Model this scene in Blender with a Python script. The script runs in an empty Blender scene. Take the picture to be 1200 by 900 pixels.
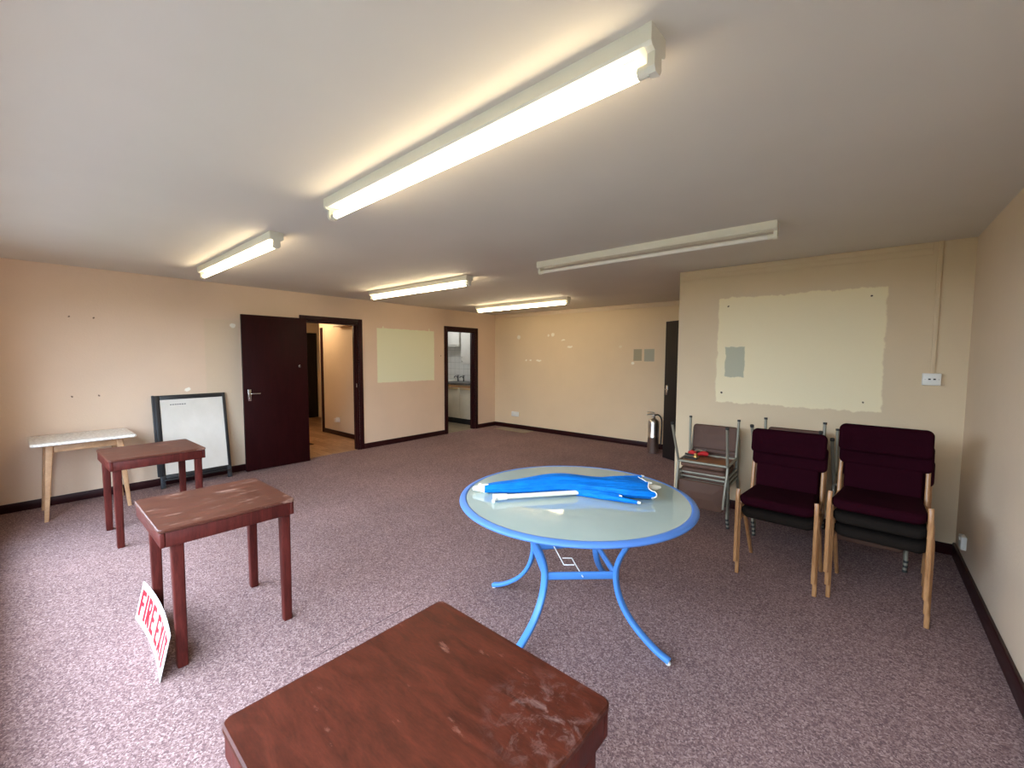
import bpy, bmesh, math, random
from mathutils import Vector, Matrix
random.seed(7)
PI = math.pi
sc = bpy.context.scene
COL = sc.collection
sc.view_settings.view_transform = 'Standard'
sc.view_settings.look = 'None'
sc.view_settings.gamma = 1.0
sc.view_settings.use_curve_mapping = False
sc.view_settings.exposure = 0.0

# ------------------------------------------------------------------ room measures (metres)
XL, XR = -6.158, 0.590          # left and right wall faces
YB, YS, YW = 6.804, 4.579, -0.15  # back wall, partition, window wall faces
XP = -1.530                     # free edge of the partition
H = 2.386

# ------------------------------------------------------------------ mesh helpers
class MB:
    def __init__(s): s.v = []; s.f = []; s.sm = []; s.mi = []
    def add(s, verts, faces, smooth=False, mi=0):
        o = len(s.v); s.v += [tuple(v) for v in verts]
        for f in faces:
            s.f.append([i + o for i in f]); s.sm.append(smooth); s.mi.append(mi)
        return s
    def box(s, x0, x1, y0, y1, z0, z1, bev=0.0, M=None, mi=0, seg=2):
        bm = bmesh.new(); bmesh.ops.create_cube(bm, size=1)
        for v in bm.verts:
            v.co = Vector(((x0 + x1) / 2 + v.co.x * (x1 - x0), (y0 + y1) / 2 + v.co.y * (y1 - y0), (z0 + z1) / 2 + v.co.z * (z1 - z0)))
        if bev > 0: bmesh.ops.bevel(bm, geom=bm.edges[:], offset=bev, segments=seg, affect='EDGES', profile=0.5)
        return s.bm(bm, M, bev > 0, mi)
    def bm(s, bm, M=None, smooth=False, mi=0):
        bm.verts.index_update()
        vs = [(M @ v.co) if M else v.co.copy() for v in bm.verts]
        s.add(vs, [[v.index for v in f.verts] for f in bm.faces], smooth, mi); bm.free(); return s
    def tube(s, pts, r, n=10, cap=True, flat=None, mi=0):
        """sweep a round (or elliptical, flat=(ra, rb, up)) section along pts"""
        pts = [Vector(p) for p in pts]; rings = []
        t0 = (pts[1] - pts[0]).normalized()
        up = Vector(flat[2]) if flat else (Vector((0, 0, 1)) if abs(t0.z) < .9 else Vector((1, 0, 0)))
        N = None
        for i, p in enumerate(pts):
            if i == 0: t = pts[1] - pts[0]
            elif i == len(pts) - 1: t = pts[-1] - pts[-2]
            else: t = (pts[i + 1] - p).normalized() + (p - pts[i - 1]).normalized()
            t.normalize()
            if N is None or flat: N = (up - t * up.dot(t)).normalized()
            else: N = (N - t * N.dot(t)).normalized()
            B = t.cross(N)
            rr = r[i] if isinstance(r, (list, tuple)) else r
            ra, rb = (flat[0], flat[1]) if flat else (rr, rr)
            if flat and len(flat) > 3:      # squarish section
                q = []
                for k in range(n):
                    a = 2 * PI * k / n; c, d = math.cos(a), math.sin(a)
                    e = flat[3]
                    q.append(p + N * ra * math.copysign(abs(c) ** e, c) + B * rb * math.copysign(abs(d) ** e, d))
                rings.append(q)
            else:
                rings.append([p + N * ra * math.cos(2 * PI * k / n) + B * rb * math.sin(2 * PI * k / n) for k in range(n)])
        return s.loft(rings, cap, mi=mi)
    def loft(s, rings, cap=True, closed=True, smooth=True, mi=0):
        n = len(rings[0]); vs = [v for r in rings for v in r]; fs = []
        for i in range(len(rings) - 1):
            for k in range(n if closed else n - 1):
                a = i * n + k; b = i * n + (k + 1) % n
                fs.append([a, b, b + n, a + n])
        s.add(vs, fs, smooth, mi)
        if cap:
            s.add(rings[0], [list(range(n))[::-1]], False, mi); s.add(rings[-1], [list(range(n))], False, mi)
        return s
    def lathe(s, prof, n=32, c=(0, 0, 0), M=None, mi=0):
        rings = []
        for r, z in prof:
            ring = [Vector((c[0] + r * math.cos(2 * PI * k / n), c[1] + r * math.sin(2 * PI * k / n), c[2] + z)) for k in range(n)]
            rings.append([M @ v for v in ring] if M else ring)
        return s.loft(rings, True, mi=mi)
    def build(s, name, mat, parent=None, weld=False):
        me = bpy.data.meshes.new(name); me.from_pydata(s.v, [], s.f)
        for m in (mat if isinstance(mat, (list, tuple)) else [mat]): me.materials.append(m)
        me.polygons.foreach_set('use_smooth', s.sm); me.polygons.foreach_set('material_index', s.mi)
        bm = bmesh.new(); bm.from_mesh(me)
        if weld: bmesh.ops.remove_doubles(bm, verts=bm.verts, dist=1e-5)
        bmesh.ops.recalc_face_normals(bm, faces=bm.faces)
        bm.to_mesh(me); bm.free(); me.update()
        o = bpy.data.objects.new(name, me); COL.objects.link(o)
        if parent: o.parent = parent
        return o

def rrect(hw, hh, r, n=6):
    r = max(min(r, hw - 1e-4, hh - 1e-4), 1e-4); out = []
    for cx, cy, a0 in ((hw - r, hh - r, 0), (-hw + r, hh - r, PI / 2), (-hw + r, -hh + r, PI), (hw - r, -hh + r, 1.5 * PI)):
        for k in range(n + 1):
            a = a0 + PI / 2 * k / n; out.append((cx + r * math.cos(a), cy + r * math.sin(a)))
    return out
def pad(mb, hw, hh, t, r, fn, edge=None, mi=0, n=6):
    """a cushion: rounded rectangle in u,v with soft edges of thickness t, mapped by fn(u,v,w)"""
    e = edge if edge else t * .45
    prof = []
    m = 5
    for f in (.25, .5, .75): prof.append((min(hw, hh) * (1 - f) + e * f, 0))
    for k in range(m + 1):
        a = PI / 2 * k / m; prof.append((e * (1 - math.sin(a)), min(e, t / 2) * (1 - math.cos(a))))
    for k in range(m + 1):
        a = PI / 2 * k / m; prof.append((e * (1 - math.cos(a)), t - min(e, t / 2) * (1 - math.sin(a))))
    for f in (.75, .5, .25): prof.append((min(hw, hh) * (1 - f) + e * f, t))
    rings = [[Vector(fn(u, v, w)) for u, v in rrect(hw - d * .999, hh - d * .999, max(r - d, .002), n)] for d, w in prof]
    return mb.loft(rings, True, mi=mi)

def tag(o, label=None, cat=None, group=None, kind=None):
    if label: o['label'] = label
    if cat: o['category'] = cat
    if group: o['group'] = group
    if kind: o['kind'] = kind
    return o
def thing(name, label, cat, loc=(0, 0, 0), rz=0, group=None):
    o = bpy.data.objects.new(name, None); o.empty_display_size = .1; COL.objects.link(o)
    o.location = loc; o.rotation_euler = (0, 0, rz)
    return tag(o, label, cat, group)
def copy_tree(o, parent=None):
    c = o.copy(); COL.objects.link(c)
    if parent: c.parent = parent
    for ch in list(o.children): copy_tree(ch, c)
    return c
def struct(o): o['kind'] = 'structure'; return o

# ------------------------------------------------------------------ material helpers
def srgb(r, g, b):
    f = lambda c: (c / 255 / 12.92) if c / 255 <= .04045 else ((c / 255 + .055) / 1.055) ** 2.4
    return (f(r), f(g), f(b), 1)
class NT:
    def __init__(s, name):
        s.m = bpy.data.materials.new(name); s.m.use_nodes = True
        s.t = s.m.node_tree; s.b = s.t.nodes['Principled BSDF']; s.L = s.t.links
    def n(s, typ, **kw):
        x = s.t.nodes.new(typ)
        for k, v in kw.items(): setattr(x, k, v)
        return x
    def set(s, sock, val):
        if hasattr(val, 'is_output'): s.L.new(val, sock)
        else: sock.default_value = val
    def math(s, op, a, b=None, c=None):
        x = s.n('ShaderNodeMath', operation=op); s.set(x.inputs[0], a)
        if b is not None: s.set(x.inputs[1], b)
        if c is not None: s.set(x.inputs[2], c)
        return x.outputs[0]
    def mix(s, fac, a, b, typ='MIX'):
        x = s.n('ShaderNodeMix', data_type='RGBA', blend_type=typ)
        s.set(x.inputs[0], fac); s.set(x.inputs[6], a); s.set(x.inputs[7], b); return x.outputs[2]
    def obj(s, scale=(1, 1, 1)):
        tc = s.n('ShaderNodeTexCoord'); mp = s.n('ShaderNodeMapping'); mp.inputs['Scale'].default_value = scale
        s.L.new(tc.outputs['Object'], mp.inputs['Vector']); return mp.outputs[0]
    def noise(s, scale, vec=None, detail=4, rough=.5, dist=0.0):
        x = s.n('ShaderNodeTexNoise'); x.inputs['Scale'].default_value = scale; x.inputs['Detail'].default_value = detail
        x.inputs['Roughness'].default_value = rough; x.inputs['Distortion'].default_value = dist
        s.L.new(vec if vec else s.obj(), x.inputs['Vector']); return x
    def ramp(s, fac, stops, interp='LINEAR'):
        x = s.n('ShaderNodeValToRGB'); x.color_ramp.interpolation = interp
        el = x.color_ramp.elements
        while len(el) < len(stops): el.new(.5)
        for e, (p, c) in zip(el, stops): e.position = p; e.color = c
        s.L.new(fac, x.inputs[0]); return x.outputs[0]
    def bump(s, h, strength=.2, dist=.01):
        x = s.n('ShaderNodeBump'); x.inputs['Strength'].default_value = strength; x.inputs['Distance'].default_value = dist
        s.L.new(h, x.inputs['Height']); s.L.new(x.outputs[0], s.b.inputs['Normal'])
    def p(s, **kw):
        for k, v in kw.items(): s.set(s.b.inputs[k.replace('_', ' ')], v)
        return s
def plain(name, col, rough=.5, metal=0.0, spec=.5, var=.12, vscale=8, bump=0.0, bscale=80):
    t = NT(name); nz = t.noise(vscale)
    c2 = tuple(c * (1 - var) for c in col[:3]) + (1,); c1 = tuple(min(1, c * (1 + var)) for c in col[:3]) + (1,)
    t.p(Base_Color=t.ramp(nz.outputs[0], [(.3, c2), (.7, c1)]), Roughness=rough, Metallic=metal)
    t.b.inputs['Specular IOR Level'].default_value = spec
    if bump: t.bump(t.noise(bscale).outputs[0], bump, .004)
    return t.m

WALLC = srgb(224, 199, 174)
def wall_mat(name, axis, base=WALLC, patches=(), spots=(), bump=.25):
    """painted wall; patches = (c0,c1,z0,z1,colour,edge) flat repainted rectangles, spots = (c,z,rc,rz,colour) filler dabs"""
    t = NT(name); vec = t.obj()
    sp = t.n('ShaderNodeSeparateXYZ'); t.L.new(vec, sp.inputs[0])
    n1 = t.noise(1.3, vec, 5, .6)
    col = t.ramp(n1.outputs[0], [(.3, tuple(c * .94 for c in base[:3]) + (1,)), (.7, base)])
    w = t.noise(9, vec, 4, .6); wob = t.math('SUBTRACT', w.outputs[0], .5)
    w2 = t.noise(14, t.obj((1, 1, .25)), 3, .6); wob2 = t.math('SUBTRACT', w2.outputs[0], .5)
    u = sp.outputs[axis]; z = sp.outputs[2]
    for c0, c1, z0, z1, colr, edge, soft in patches:
        uu = t.math('ADD', u, t.math('MULTIPLY', wob, edge)); zz = t.math('ADD', z, t.math('MULTIPLY', wob2, edge * 1.4))
        du = t.math('SUBTRACT', (c1 - c0) / 2, t.math('ABSOLUTE', t.math('SUBTRACT', uu, (c0 + c1) / 2)))
        dz = t.math('SUBTRACT', (z1 - z0) / 2, t.math('ABSOLUTE', t.math('SUBTRACT', zz, (z0 + z1) / 2)))
        m = t.n('ShaderNodeMapRange'); m.inputs[1].default_value = 0; m.inputs[2].default_value = soft
        t.L.new(t.math('MINIMUM', du, dz), m.inputs[0])
        col = t.mix(m.outputs[0], col, colr)
    for c, zc, rc, rz, colr in spots:
        a = t.math('DIVIDE', t.math('SUBTRACT', t.math('ADD', u, t.math('MULTIPLY', wob, .05)), c), rc)
        b = t.math('DIVIDE', t.math('SUBTRACT', t.math('ADD', z, t.math('MULTIPLY', wob2, .05)), zc), rz)
        d = t.math('ADD', t.math('MULTIPLY', a, a), t.math('MULTIPLY', b, b))
        m = t.n('ShaderNodeMapRange'); m.inputs[1].default_value = 1.2; m.inputs[2].default_value = .6
        t.L.new(d, m.inputs[0]); col = t.mix(m.outputs[0], col, colr)
    t.p(Base_Color=col, Roughness=.62); t.b.inputs['Specular IOR Level'].default_value = .3
    t.bump(t.noise(55, vec, 3, .6).outputs[0], bump, .006)
    return t.m

def wood(name, dark, light, scale=(1, 14, 14), rough=.4, wear=None, wearcol=(.4, .28, .22, 1), spec=.5, big=1.0, coat=0.0):
    t = NT(name); v = t.obj(scale)
    n1 = t.noise(3.0 * big, v, 6, .62, 1.2); n2 = t.noise(24 * big, v, 3, .6)
    f = t.math('ADD', t.math('MULTIPLY', n1.outputs[0], .7), t.math('MULTIPLY', n2.outputs[0], .3))
    col = t.ramp(f, [(.33, dark), (.68, light)])
    rg = t.math('ADD', rough, t.math('MULTIPLY', t.math('SUBTRACT', n1.outputs[0], .5), .25))
    if wear:
        nw = t.noise(wear[0], t.obj(wear[2]), 6, .7)
        m = t.n('ShaderNodeMapRange'); m.inputs[1].default_value = wear[1]; m.inputs[2].default_value = wear[1] + .1
        t.L.new(nw.outputs[0], m.inputs[0])
        mm = t.math('MULTIPLY', m.outputs[0], .55)
        col = t.mix(mm, col, wearcol); rg = t.math('ADD', rg, t.math('MULTIPLY', mm, .25))
    t.p(Base_Color=col, Roughness=rg); t.b.inputs['Specular IOR Level'].default_value = spec
    t.b.inputs['Coat Weight'].default_value = coat; t.b.inputs['Coat Roughness'].default_value = .25
    t.bump(f, .12, .004)
    return t.m

def emit(name, col, strength):
    t = NT(name); t.p(Base_Color=(.9, .9, .88, 1), Emission_Color=col, Emission_Strength=strength); return t.m

# ------------------------------------------------------------------ materials
M = {}
def carpet():
    t = NT('carpet'); v = t.obj()
    vo = t.n('ShaderNodeTexVoronoi'); vo.inputs['Scale'].default_value = 175; vo.inputs['Randomness'].default_value = 1
    wv = t.noise(70, v, 2, .5)
    vm = t.n('ShaderNodeVectorMath', operation='MULTIPLY_ADD'); t.L.new(wv.outputs['Color'], vm.inputs[0]); vm.inputs[1].default_value = (.02, .02, .0); t.L.new(v, vm.inputs[2])
    t.L.new(vm.outputs[0], vo.inputs['Vector'])
    sx = t.n('ShaderNodeSeparateColor'); t.L.new(vo.outputs['Color'], sx.inputs[0])
    n2 = t.noise(60, v, 4, .7)
    f = t.math('ADD', t.math('MULTIPLY', sx.outputs[0], .62), t.math('MULTIPLY', n2.outputs[0], .38))
    col = t.ramp(f, [(.16, (.120, .072, .072, 1)), (.42, (.195, .120, .116, 1)), (.62, (.270, .176, .168, 1)), (.84, (.41, .295, .275, 1))])
    n3 = t.noise(1.1, v, 4, .6)
    col = t.mix(1.0, col, t.ramp(n3.outputs[0], [(.3, (.86, .86, .86, 1)), (.7, (1.1, 1.08, 1.08, 1))]), 'MULTIPLY')
    # seam between two widths of carpet
    sp = t.n('ShaderNodeSeparateXYZ'); t.L.new(v, sp.inputs[0])
    d = t.math('ABSOLUTE', t.math('SUBTRACT', t.math('ADD', sp.outputs[0], t.math('MULTIPLY', t.math('SUBTRACT', n2.outputs[0], .5), .012)), -2.04))
    m = t.n('ShaderNodeMapRange'); m.inputs[1].default_value = .006; m.inputs[2].default_value = .002; t.L.new(d, m.inputs[0])
    yy = t.math('LESS_THAN', t.math('ABSOLUTE', t.math('SUBTRACT', sp.outputs[1], 1.22)), .30)
    col = t.mix(t.math('MULTIPLY', t.math('MULTIPLY', m.outputs[0], yy), .6), col, (.03, .018, .02, 1))
    t.p(Base_Color=col, Roughness=.95); t.b.inputs['Specular IOR Level'].default_value = .15
    t.bump(f, .6, .006)
    return t.m
M['carpet'] = carpet()
M['ceiling'] = plain('ceiling_paint', srgb(213, 206, 194), .8, 0, .2, .025, 1.5, .08, 40)
PALE = srgb(247, 240, 226)
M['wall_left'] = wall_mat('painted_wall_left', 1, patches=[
    (3.915, 5.12, 1.052, 1.962, srgb(232, 232, 200), .02, .006), (4.025, 4.05, 1.95, 1.99, srgb(232, 232, 200), .0, .004), (4.99, 5.015, 1.95, 2.0, srgb(232, 232, 200), .0, .004),
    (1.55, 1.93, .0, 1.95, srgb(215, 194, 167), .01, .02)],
    spots=[(1.867, 1.875, .035, .03, PALE), (1.37, 1.09, .035, .022, PALE), (.426, 1.878, .008, .008, srgb(120, 95, 80)), (.61, 1.883, .009, .009, srgb(120, 95, 80)),
           (.42, 1.071, .009, .009, srgb(120, 95, 80)), (.614, 1.078, .009, .009, srgb(120, 95, 80)), (5.28, 1.5, .008, .012, srgb(120, 95, 80))])
M['wall_back'] = wall_mat('painted_wall_back', 0, base=srgb(226, 204, 172), patches=[
    (-3.01, -2.86, 1.435, 1.636, srgb(168, 158, 132), .006, .006), (-2.825, -2.648, 1.428, 1.635, srgb(172, 170, 152), .006, .006)],
    spots=[(-5.501, 1.9, .05, .045, PALE), (-4.76, 1.91, .025, .025, PALE), (-4.66, 1.92, .04, .035, PALE), (-4.42, 1.815, .05, .015, PALE), (-4.27, 1.69, .06, .022, PALE),
           (-5.30, 1.43, .022, .018, PALE), (-5.19, 1.43, .03, .018, PALE), (-4.99, 1.42, .07, .02, PALE), (-3.02, 1.40, .03, .025, PALE), (-3.25, 1.68, .03, .02, srgb(228, 214, 188))])
M['wall_part'] = wall_mat('painted_wall_partition', 0, base=srgb(222, 200, 166), patches=[
    (-1.15, .122, 1.05, 2.085, srgb(243, 228, 190), .05, .012), (-1.07, -.895, 1.305, 1.607, srgb(188, 186, 162), .04, .006)],
    spots=[(-1.06, 2.0, .008, .008, srgb(90, 75, 60)), (.02, 2.01, .008, .008, srgb(90, 75, 60)), (-1.09, 1.15, .009, .009, srgb(70, 60, 50)), (.0, 1.13, .008, .008, srgb(110, 95, 75))])
M['wall'] = wall_mat('painted_wall_plain', 1, base=srgb(222, 202, 178))
M['hall_wall'] = wall_mat('painted_hall_wall', 0, base=srgb(226, 208, 180))
M['dark_trim'] = wood('dark_red_gloss', (.016, .0024, .0030, 1), (.034, .0055, .0062, 1), (1, 1, 6), .42, spec=.22)
M['door_red'] = wood('oxblood_door_paint', (.015, .0014, .0018, 1), (.026, .0030, .0036, 1), (6, 6, .8), .5, spec=.12)
M['door_black'] = wood('black_brown_door', (.010, .008, .008, 1), (.018, .014, .013, 1), (6, 6, .8), .45, spec=.35)
M['white_metal'] = plain('white_enamel', srgb(228, 224, 208), .35, 0, .5, .03)
M['tube_off'] = plain('unlit_tube_glass', srgb(236, 232, 224), .15, 0, .6, .02)
M['tube_on'] = emit('lit_tube_glass', (1, .82, .54, 1), 30)
M['tube_dim'] = emit('dimmer_lit_tube_glass', (1, .82, .54, 1), 16)  # lit tube at lower strength, to calm the ceiling around it
M['plastic_white'] = plain('white_plastic', srgb(236, 234, 226), .35, 0, .5, .02)
M['dark_pin'] = plain('dark_recess', (.02, .02, .02, 1), .6)
M['steel'] = plain('brushed_steel', (.62, .60, .57, 1), .28, 1, .5, .06, 20)
M['chrome'] = plain('chrome', (.72, .71, .69, 1), .18, 1, .5, .03)
M['mahog_top'] = wood('stained_mahogany_top', (.030, .0050, .0022, 1), (.082, .0145, .0062, 1), (2.2, 9, 9), .45, (2.2, .64, (2.5, 7, 7)), (.34, .15, .10, 1), .22, coat=.0)
_m = M['mahog_top']; _t = _m.node_tree; _b = _t.nodes['Principled BSDF']   # pale scuffs rubbed into one corner
_tc = _t.nodes.new('ShaderNodeTexCoord'); _d = _t.nodes.new('ShaderNodeVectorMath'); _d.operation = 'DISTANCE'; _d.inputs[1].default_value = (.23, .17, .70)
_t.links.new(_tc.outputs['Object'], _d.inputs[0])
_n = _t.nodes.new('ShaderNodeTexNoise'); _n.inputs['Scale'].default_value = 26; _n.inputs['Detail'].default_value = 7; _n.inputs['Roughness'].default_value = .75; _n.inputs['Distortion'].default_value = .8
_t.links.new(_tc.outputs['Object'], _n.inputs['Vector'])
_r = _t.nodes.new('ShaderNodeMapRange'); _r.inputs[1].default_value = .17; _r.inputs[2].default_value = .03; _t.links.new(_d.outputs['Value'], _r.inputs[0])
_q = _t.nodes.new('ShaderNodeMapRange'); _q.inputs[1].default_value = .50; _q.inputs[2].default_value = .68; _t.links.new(_n.outputs[0], _q.inputs[0])
_k = _t.nodes.new('ShaderNodeMath'); _k.operation = 'MULTIPLY'; _q.inputs[4].default_value = .38; _t.links.new(_r.outputs[0], _k.inputs[0]); _t.links.new(_q.outputs[0], _k.inputs[1])
_x = _t.nodes.new('ShaderNodeMix'); _x.data_type = 'RGBA'; _old = _b.inputs['Base Color'].links[0].from_socket
_t.links.new(_k.outputs[0], _x.inputs[0]); _t.links.new(_old, _x.inputs[6]); _x.inputs[7].default_value = (.30, .20, .17, 1); _t.links.new(_x.outputs[2], _b.inputs['Base Color'])
M['mahog_worn'] = wood('worn_mahogany_top', (.048, .012, .0065, 1), (.115, .034, .019, 1), (9, 2.2, 9), .46, (2.6, .57, (8, 2.2, 5)), (.40, .24, .18, 1), .3, coat=.0)
M['mahog_leg'] = wood('red_stained_leg', (.042, .0065, .0048, 1), (.112, .018, .013, 1), (9, 9, 1.2), .5, (6, .68, (3, 3, 1.5)), (.45, .22, .17, 1), .2)
M['beech'] = wood('varnished_beech', (.27, .120, .045, 1), (.48, .25, .105, 1), (12, 12, 1.6), .35)
M['pine'] = wood('pale_wood', (.36, .19, .09, 1), (.54, .32, .17, 1), (10, 3, 3), .45)
M['ply'] = wood('plywood_underside', (.17, .060, .020, 1), (.30, .12, .045, 1), (3, 12, 12), .45)
def fabric(name, col, rough=.9, weave=420, sheen=.1, spec=.2):
    t = NT(name); v = t.obj()
    a = t.noise(weave, v, 2, .5); b = t.noise(5, v, 4, .6)
    c = t.ramp(a.outputs[0], [(.3, tuple(x * .65 for x in col[:3]) + (1,)), (.7, tuple(min(1, x * 1.3) for x in col[:3]) + (1,))])
    c = t.mix(1, c, t.ramp(b.outputs[0], [(.3, (.85, .85, .85, 1)), (.7, (1.1, 1.1, 1.1, 1))]), 'MULTIPLY')
    t.p(Base_Color=c, Roughness=rough); t.b.inputs['Specular IOR Level'].default_value = spec
    t.b.inputs['Sheen Weight'].default_value = sheen
    t.bump(a.outputs[0], .3, .002); return t.m
M['maroon'] = fabric('maroon_upholstery', (.017, .0014, .0046, 1), sheen=.0, spec=.05)
M['black_fab'] = fabric('black_brown_upholstery', (.013, .0095, .0075, 1), sheen=0, spec=.08)
M['vinyl'] = plain('brown_vinyl', (.112, .058, .040, 1), .5, 0, .15, .08, 10, .1, 200)
M['grey_tube'] = plain('grey_enamel_tube', (.27, .25, .19, 1), .4, .2, .5, .06)
M['rubber'] = plain('black_rubber', (.030, .028, .026, 1), .7)
M['blue_metal'] = plain('blue_painted_metal', (.070, .24, .64, 1), .38, 0, .35, .05, 6)
M['blue_rim'] = plain('blue_painted_rim', (.085, .21, .56, 1), .4, 0, .25, .05, 6)
M['white_wire'] = plain('white_coated_wire', (.8, .78, .74, 1), .4)
t = NT('frosted_green_glass'); nz = t.noise(3)
t.p(Base_Color=t.ramp(nz.outputs[0], [(.3, (.37, .46, .42, 1)), (.7, (.42, .50, .46, 1))]), Roughness=.045)
t.b.inputs['Specular IOR Level'].default_value = .75; t.bump(t.noise(160).outputs[0], .02, .001); M['frosted'] = t.m
def canopy_mat():
    t = NT('blue_umbrella_cloth'); v = t.obj()
    n = t.noise(6, t.obj((1.5, 5, 5)), 4, .6)
    t.p(Base_Color=t.ramp(n.outputs[0], [(.3, (.0012, .130, .52, 1)), (.7, (.002, .215, .76, 1))]), Roughness=.6)
    t.b.inputs['Specular IOR Level'].default_value = .15
    t.bump(t.noise(10, t.obj((1, 9, 9)), 4, .6).outputs[0], .5, .02); return t.m
M['canopy'] = canopy_mat()
M['sign_white'] = plain('white_sign_plastic', srgb(244, 240, 238), .35, 0, .5, .02)
M['sign_red'] = plain('red_sign_ink', (.36, .004, .016, 1), .4)
M['frame_black'] = plain('black_frame', (.014, .014, .016, 1), .4)
M['frame_grey'] = plain('dark_blue_grey_metal', (.028, .031, .038, 1), .45)
t = NT('whiteboard_surface'); nz = t.noise(2.2, t.obj((1, 1, .7)), 5, .65)
t.p(Base_Color=t.ramp(nz.outputs[0], [(.3, srgb(214, 210, 200)), (.7, srgb(232, 228, 220))]), Roughness=.22); M['board'] = t.m
t = NT('pale_patterned_laminate'); nz = t.noise(45, None, 3, .6)
t.p(Base_Color=t.ramp(nz.outputs[0], [(.38, srgb(206, 198, 188)), (.62, srgb(240, 236, 228))]), Roughness=.4); M['laminate'] = t.m
M['red'] = plain('red_plastic', (.55, .02, .025, 1), .35)
M['brass'] = plain('brass', (.75, .52, .18, 1), .3, 1)
M['mat_beige'] = fabric('beige_mat', (.30, .22, .13, 1), weave=200)
M['mat_dark'] = fabric('dark_mat', (.03, .02, .018, 1), weave=200)
M['lab'] = plain('pale_pink_label', (.42, .30, .30, 1), .5)
M['ext_black'] = plain('dark_red_black_paint', (.028, .010, .012, 1), .3)
def planks():
    t = NT('wood_laminate_floor'); v = t.obj()
    br = t.n('ShaderNodeTexBrick'); br.offset = .37
    for k, c in (('Color1', (.36, .20, .10, 1)), ('Color2', (.52, .33, .19, 1)), ('Mortar', (.16, .09, .05, 1))): br.inputs[k].default_value = c
    br.inputs['Scale'].default_value = 1; br.inputs['Brick Width'].default_value = .6; br.inputs['Row Height'].default_value = .15; br.inputs['Mortar Size'].default_value = .003
    t.L.new(v, br.inputs['Vector'])
    n = t.noise(4, t.obj((2, 14, 1)), 5, .6)
    t.p(Base_Color=t.mix(.75, br.outputs[0], t.ramp(n.outputs[0], [(.3, (.55, .55, .55, 1)), (.7, (1.2, 1.2, 1.2, 1))]), 'MULTIPLY'), Roughness=.4)
    return t.m
M['planks'] = planks()
def tiles(name, c1, c2, mo, w, h, wallz):
    t = NT(name); tc = t.n('ShaderNodeTexCoord')
    src = tc.outputs['Object']
    if wallz:
        sp = t.n('ShaderNodeSeparateXYZ'); cb = t.n('ShaderNodeCombineXYZ'); t.L.new(src, sp.inputs[0])
        t.L.new(sp.outputs[0], cb.inputs[0]); t.L.new(sp.outputs[2], cb.inputs[1]); src = cb.outputs[0]
    br = t.n('ShaderNodeTexBrick'); br.offset = 0
    for k, c in (('Color1', c1), ('Color2', c2), ('Mortar', mo)): br.inputs[k].default_value = c
    br.inputs['Scale'].default_value = 1; br.inputs['Brick Width'].default_value = w; br.inputs['Row Height'].default_value = h; br.inputs['Mortar Size'].default_value = .003
    t.L.new(src, br.inputs['Vector']); t.p(Base_Color=br.outputs[0], Roughness=.25); return t.m
M['wall_tiles'] = tiles('white_wall_tiles', (.78, .78, .76, 1), (.72, .72, .70, 1), (.42, .42, .40, 1), .15, .15, True)
M['vinyl_floor'] = tiles('beige_floor_tiles', (.40, .34, .24, 1), (.36, .30, .21, 1), (.22, .18, .13, 1), .3, .3, False)
M['cab_white'] = plain('white_cupboard_paint', srgb(222, 220, 214), .4, 0, .5, .03)
M['cab_base'] = plain('beige_cupboard_door', srgb(206, 196, 176), .45, 0, .5, .04)
M['worktop'] = plain('speckled_dark_worktop', (.10, .095, .09, 1), .3, 0, .5, .6, 90)
M['paving'] = plain('grey_paving', (.09, .085, .08, 1), .8, 0, .3, .15, 6)
M['grass'] = plain('grass_ground', (.10, .16, .05, 1), .9, 0, .2, .35, 6)
M['upvc'] = plain('white_window_frame', srgb(238, 238, 236), .35, 0, .5, .02)
t = NT('window_glass'); out = t.t.nodes['Material Output']
tr = t.n('ShaderNodeBsdfTransparent'); gl = t.n('ShaderNodeBsdfGlossy'); gl.inputs['Roughness'].default_value = .02; mx = t.n('ShaderNodeMixShader')
mx.inputs[0].default_value = .07; t.L.new(tr.outputs[0], mx.inputs[1]); t.L.new(gl.outputs[0], mx.inputs[2]); t.L.new(mx.outputs[0], out.inputs[0]); M['glass'] = t.m
M['light_block'] = plain('light_block_leaves', (.035, .055, .02, 1), .8, 0, .2, .5, 9, .6, 30)

# ------------------------------------------------------------------ the setting
T = .11                                   # thickness of inner walls
D1, D2 = (2.752, 3.585), (5.428, 6.195)   # doorways in the left wall (y)
DH = 2.004
struct(MB().box(XL - .02, 1.0, -.40, 7.2, -.12, 0).build('floor', M['carpet']))
struct(MB().box(-10.4, XL - .02, 2.2, 5.5, -.12, 0).build('floor_hall', M['planks']))
struct(MB().box(-8.9, XL - .02, 5.5, 7.2, -.12, 0).build('floor_kitchen', M['vinyl_floor']))
struct(MB().box(-10.6, 1.0, -.40, 7.3, H, H + .12).build('ceiling', M['ceiling']))
mb = MB(); x0, x1 = XL - T, XL
mb.box(x0, x1, -.40, D1[0], 0, H); mb.box(x0, x1, D1[0], D1[1], DH, H); mb.box(x0, x1, D1[1], D2[0], 0, H)
mb.box(x0, x1, D2[0], D2[1], DH, H); mb.box(x0, x1, D2[1], YB + .3, 0, H)
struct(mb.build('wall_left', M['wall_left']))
struct(MB().box(XL, 1.0, YB, YB + .2, 0, H).build('wall_back', M['wall_back']))
struct(MB().box(XP, XR + .3, YS, YS + T, 0, H).build('wall_partition', M['wall_part']))
CD = (5.83, 6.63)                         # doorway of the cupboard behind the partition
mb = MB(); mb.box(XP, XP + T, YS + T, CD[0], 0, H); mb.box(XP, XP + T, CD[0], CD[1], DH, H); mb.box(XP, XP + T, CD[1], YB, 0, H)
struct(mb.build('wall_return', M['wall']))
struct(MB().box(XR, XR + .3, -.40, YS, 0, H).build('wall_right', M['wall']))
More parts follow.
